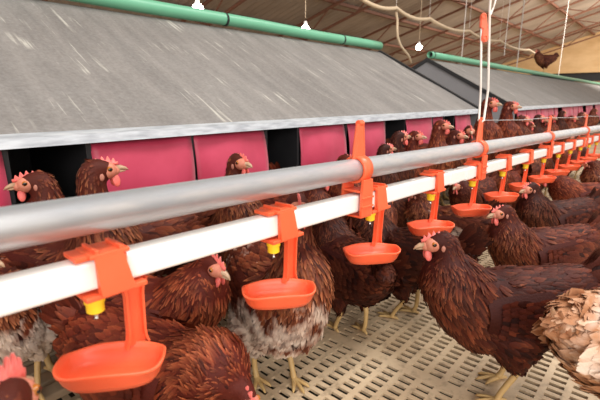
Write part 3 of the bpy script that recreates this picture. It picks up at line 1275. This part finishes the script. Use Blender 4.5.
HENS = [  # dark tints put the shade on some hens into their plumage colour
    ('proud', (0.854, 0.192, 0.000), 134, 'big brown hen on the right, tinted dark for shade, its head under the fourth drinker', dict(tint=(0.62, 0.5, 0.5), scale=0.94)),
    ('proud', (1.256, 0.217, 0.000), 144, 'brown hen just behind the big right hen, red comb raised beside the cups', dict(tint=(0.85, 0.75, 0.75), seed=2, scale=0.88)),
    ('proud', (1.639, 0.254, 0.000), 150, 'dark necked hen, third back in the row of hens at the right', dict(tint=(0.5, 0.44, 0.44), scale=0.88)),
    ('mid_right', (0.342, 0.722, 0.000), -52, 'red brown hen with pink comb behind the nearest drinker cup', dict(tint=(1.2, 0.9, 0.82), scale=0.92)),
    ('low', (0.282, 0.571, 0.000), -72, 'brown hen at the bottom edge bending its head to the right', dict(tint=(1.2, 0.9, 0.82), scale=0.88)),
    ('bigcomb', (-0.064, 0.265, 0.000), 35, 'hen at the bottom left corner showing only its blurred pink comb', dict()),
    ('tall_front', (0.565, 0.575, 0.000), 248, 'brown hen with white moulting patches under the second drinker', dict(white=0.6, seed=3, fl=0.6, scale=0.97, tint=(0.95, 0.9, 0.85))),
    ('fluff2', (0.833, 0.560, 0.000), 62, 'dark hen seen from behind between the second and third drinkers', dict(tint=(0.5, 0.44, 0.44), scale=0.88, seed=2)),
    ('alert', (1.003, 0.493, 0.000), 95, 'dark hen standing below and behind the third drinker', dict(tint=(0.5, 0.44, 0.44), scale=0.88)),
    ('rump', (0.825, -0.045, 0.000), -38, 'pale tan and white fluffy hen cut off by the right edge', dict(mat='pale', fl=1.0, seed=4, white=0.42, scale=1.08)),
    ('alert', (0.403, 0.900, 0.062), 160, 'left nest hen with red comb, beak pointing left', dict(scale=1.0)),
    ('tall_left', (0.264, 0.870, 0.062), -65, 'nest hen before the black opening, facing right against the pink curtain', dict(scale=0.97)),
    ('alert_left', (0.165, 0.845, 0.062), -118, 'brown and white hen at the left edge below the white pipe', dict(white=0.66, seed=3, fl=0.6, scale=0.85)),
    ('level', (0.640, 0.800, 0.000), -20, 'dark hen behind the nearest red brown hen, close to the nest step', dict(tint=(0.5, 0.44, 0.44), scale=0.75)),
    ('tall', (0.638, 0.870, 0.062), -92, 'hen on the nest step before the pink curtain left of the middle black opening', dict(scale=0.92)),
    ('alert_left', (0.914, 0.860, 0.062), -90, 'hen on the nest step just right of the black opening, head low', dict(scale=0.84, tint=(0.85, 0.72, 0.7))),
    ('alert', (1.019, 0.850, 0.062), -90, 'hen on the nest step partly hidden by the nearest tall bracket', dict(scale=0.95, tint=(1.2, 0.9, 0.82))),
    ('tall_left', (1.320, 0.870, 0.062), -90, 'hen on the nest step just right of the nearest tall bracket', dict(scale=0.85, tint=(0.5, 0.44, 0.44))),
    ('tall_left', (1.391, 0.870, 0.062), -88, 'dark hen peering out before the narrow black gap right of the bracket', dict(scale=0.94, tint=(0.5, 0.44, 0.44))),
    ('tall', (1.553, 0.880, 0.062), -92, 'reddish hen on the step right of the narrow black gap', dict(scale=0.92, tint=(1.2, 0.9, 0.82))),
    ('tall', (1.712, 0.860, 0.062), -88, 'tan hen stretching up to the white eave left of the white cords', dict(scale=1.0, tint=(1.5, 1.4, 1.3))),
    ('alert', (1.841, 0.860, 0.062), -90, 'hen on the step left of the white cords, behind the tan stretching hen', dict(scale=1.02, tint=(0.85, 0.72, 0.7))),
    ('alert_right', (2.004, 0.860, 0.062), -92, 'hen on the step directly behind the white cords', dict(scale=1.07)),
    ('tall', (2.241, 0.860, 0.062), -100, 'tall reddish hen whose comb stands over the end of the near eave', dict(scale=1.2, tint=(1.2, 0.9, 0.82))),
    ('tall', (2.528, 0.840, 0.062), -96, 'second tall reddish hen, in the gap between the two nest rows', dict(scale=1.16, tint=(1.2, 0.9, 0.82))),
    ('alert', (2.854, 0.870, 0.062), -70, 'hen hidden up to its head below the lower corner of the grey end panel', dict(scale=1.1)),
    ('alert_left', (3.057, 0.860, 0.062), -92, 'first hen on the step of the farther nest row', dict(scale=1.0, tint=(1.2, 0.9, 0.82))),
    ('tall', (3.340, 0.850, 0.062), -85, 'second hen on the step of the farther nest row', dict(scale=0.95, tint=(0.5, 0.44, 0.44))),
    ('alert_right', (3.501, 0.860, 0.062), -90, 'third hen on the step of the farther nest row', dict(scale=1.04, tint=(0.85, 0.72, 0.7))),
    ('alert', (3.859, 0.840, 0.062), -130, 'fourth hen on the step of the farther nest row', dict(scale=1.04, tint=(1.2, 0.9, 0.82))),
    ('tall_left', (4.151, 0.860, 0.062), -90, 'fifth hen on the step of the farther nest row', dict(scale=0.98, tint=(0.5, 0.44, 0.44))),
    ('alert', (4.462, 0.840, 0.062), -100, 'sixth hen on the step of the farther nest row', dict(scale=0.98, tint=(1.5, 1.4, 1.3))),
    ('alert', (5.009, 0.860, 0.062), -80, 'seventh hen on the step of the farther nest row', dict(scale=1.02, tint=(0.85, 0.72, 0.7))),
    ('alert_left', (5.707, 0.860, 0.062), -90, 'last hen on the step of the farther nest row, at the right edge', dict(scale=1.1)),
    ('level', (1.440, 0.720, 0.000), 178, 'dark hen on the floor behind the fourth drinker', dict(tint=(0.5, 0.44, 0.44), scale=0.85)),
    ('level', (1.060, 0.660, 0.000), 10, 'brown hen with pale tail behind the third drinker arm', dict(tint=(0.85, 0.72, 0.7), scale=0.85)),
    ('fluff', (1.380, 0.530, 0.000), 100, 'hen with white fluffed rump behind the fifth drinker', dict(white=0.6, seed=3, fl=0.6, scale=0.82)),
    ('level', (1.800, 0.600, 0.000), 178, 'brown hen on the floor behind the sixth drinker', dict(scale=0.88, tint=(0.85, 0.72, 0.7))),
    ('alert', (2.200, 0.580, 0.000), 185, 'brown hen on the floor behind the seventh drinker', dict(scale=0.8, tint=(1.2, 0.9, 0.82))),
    ('level', (2.550, 0.570, 0.000), 5, 'brown hen on the floor behind the ninth drinker', dict(scale=0.88)),
    ('alert', (2.950, 0.580, 0.000), 190, 'brown hen on the floor behind the eleventh drinker', dict(scale=0.8, tint=(0.85, 0.72, 0.7))),
    ('level', (3.380, 0.560, 0.000), 170, 'brown hen on the floor behind the thirteenth drinker', dict(scale=0.88, tint=(1.2, 0.9, 0.82))),
    ('alert', (3.800, 0.550, 0.000), 175, 'far brown hen on the floor beyond the last bracket', dict(scale=0.85)),
    ('level', (2.130, 0.220, 0.000), 120, 'brown hen drinking under the eighth drinker', dict(scale=0.86, tint=(1.2, 0.9, 0.82))),
    ('proud', (1.880, -0.030, 0.000), 160, 'dark backed hen at the right edge behind the third of the right hens', dict(scale=0.88, tint=(0.42, 0.4, 0.46))),
    ('fluff', (2.450, 0.160, 0.000), 70, 'white and tan rumped hen under the tenth drinker', dict(white=0.6, seed=3, fl=0.6, scale=0.85)),
    ('level', (2.800, 0.200, 0.000), 140, 'brown hen drinking under the twelfth drinker', dict(scale=0.86)),
    ('level', (2.500, -0.220, 0.000), 30, 'hen with white patches standing at the right edge below the farthest cups', dict(white=0.36, scale=0.88, seed=3, fl=0.6)),
    ('alert', (3.150, 0.120, 0.000), 150, 'small far brown hen near the right edge under the last drinkers', dict(scale=0.85, tint=(1.5, 1.4, 1.3))),
    ('low', (2.200, -0.100, 0.000), 60, 'tan hen pecking low at the right edge', dict(scale=0.85, tint=(1.5, 1.4, 1.3))),
    ('level', (3.600, 0.180, 0.000), 170, 'farthest brown hen in front of the drinking line', dict(scale=0.85)),
    ('proud', (8.175, 1.800, 1.008), 140, 'single brown hen perched on the green pipe of the farther nest row', dict(scale=0.98, tint=(0.8, 0.9, 0.9))),
]
for pose, loc, rz, label, kw in HENS:
    hen(pose, loc, rz, label, **kw)
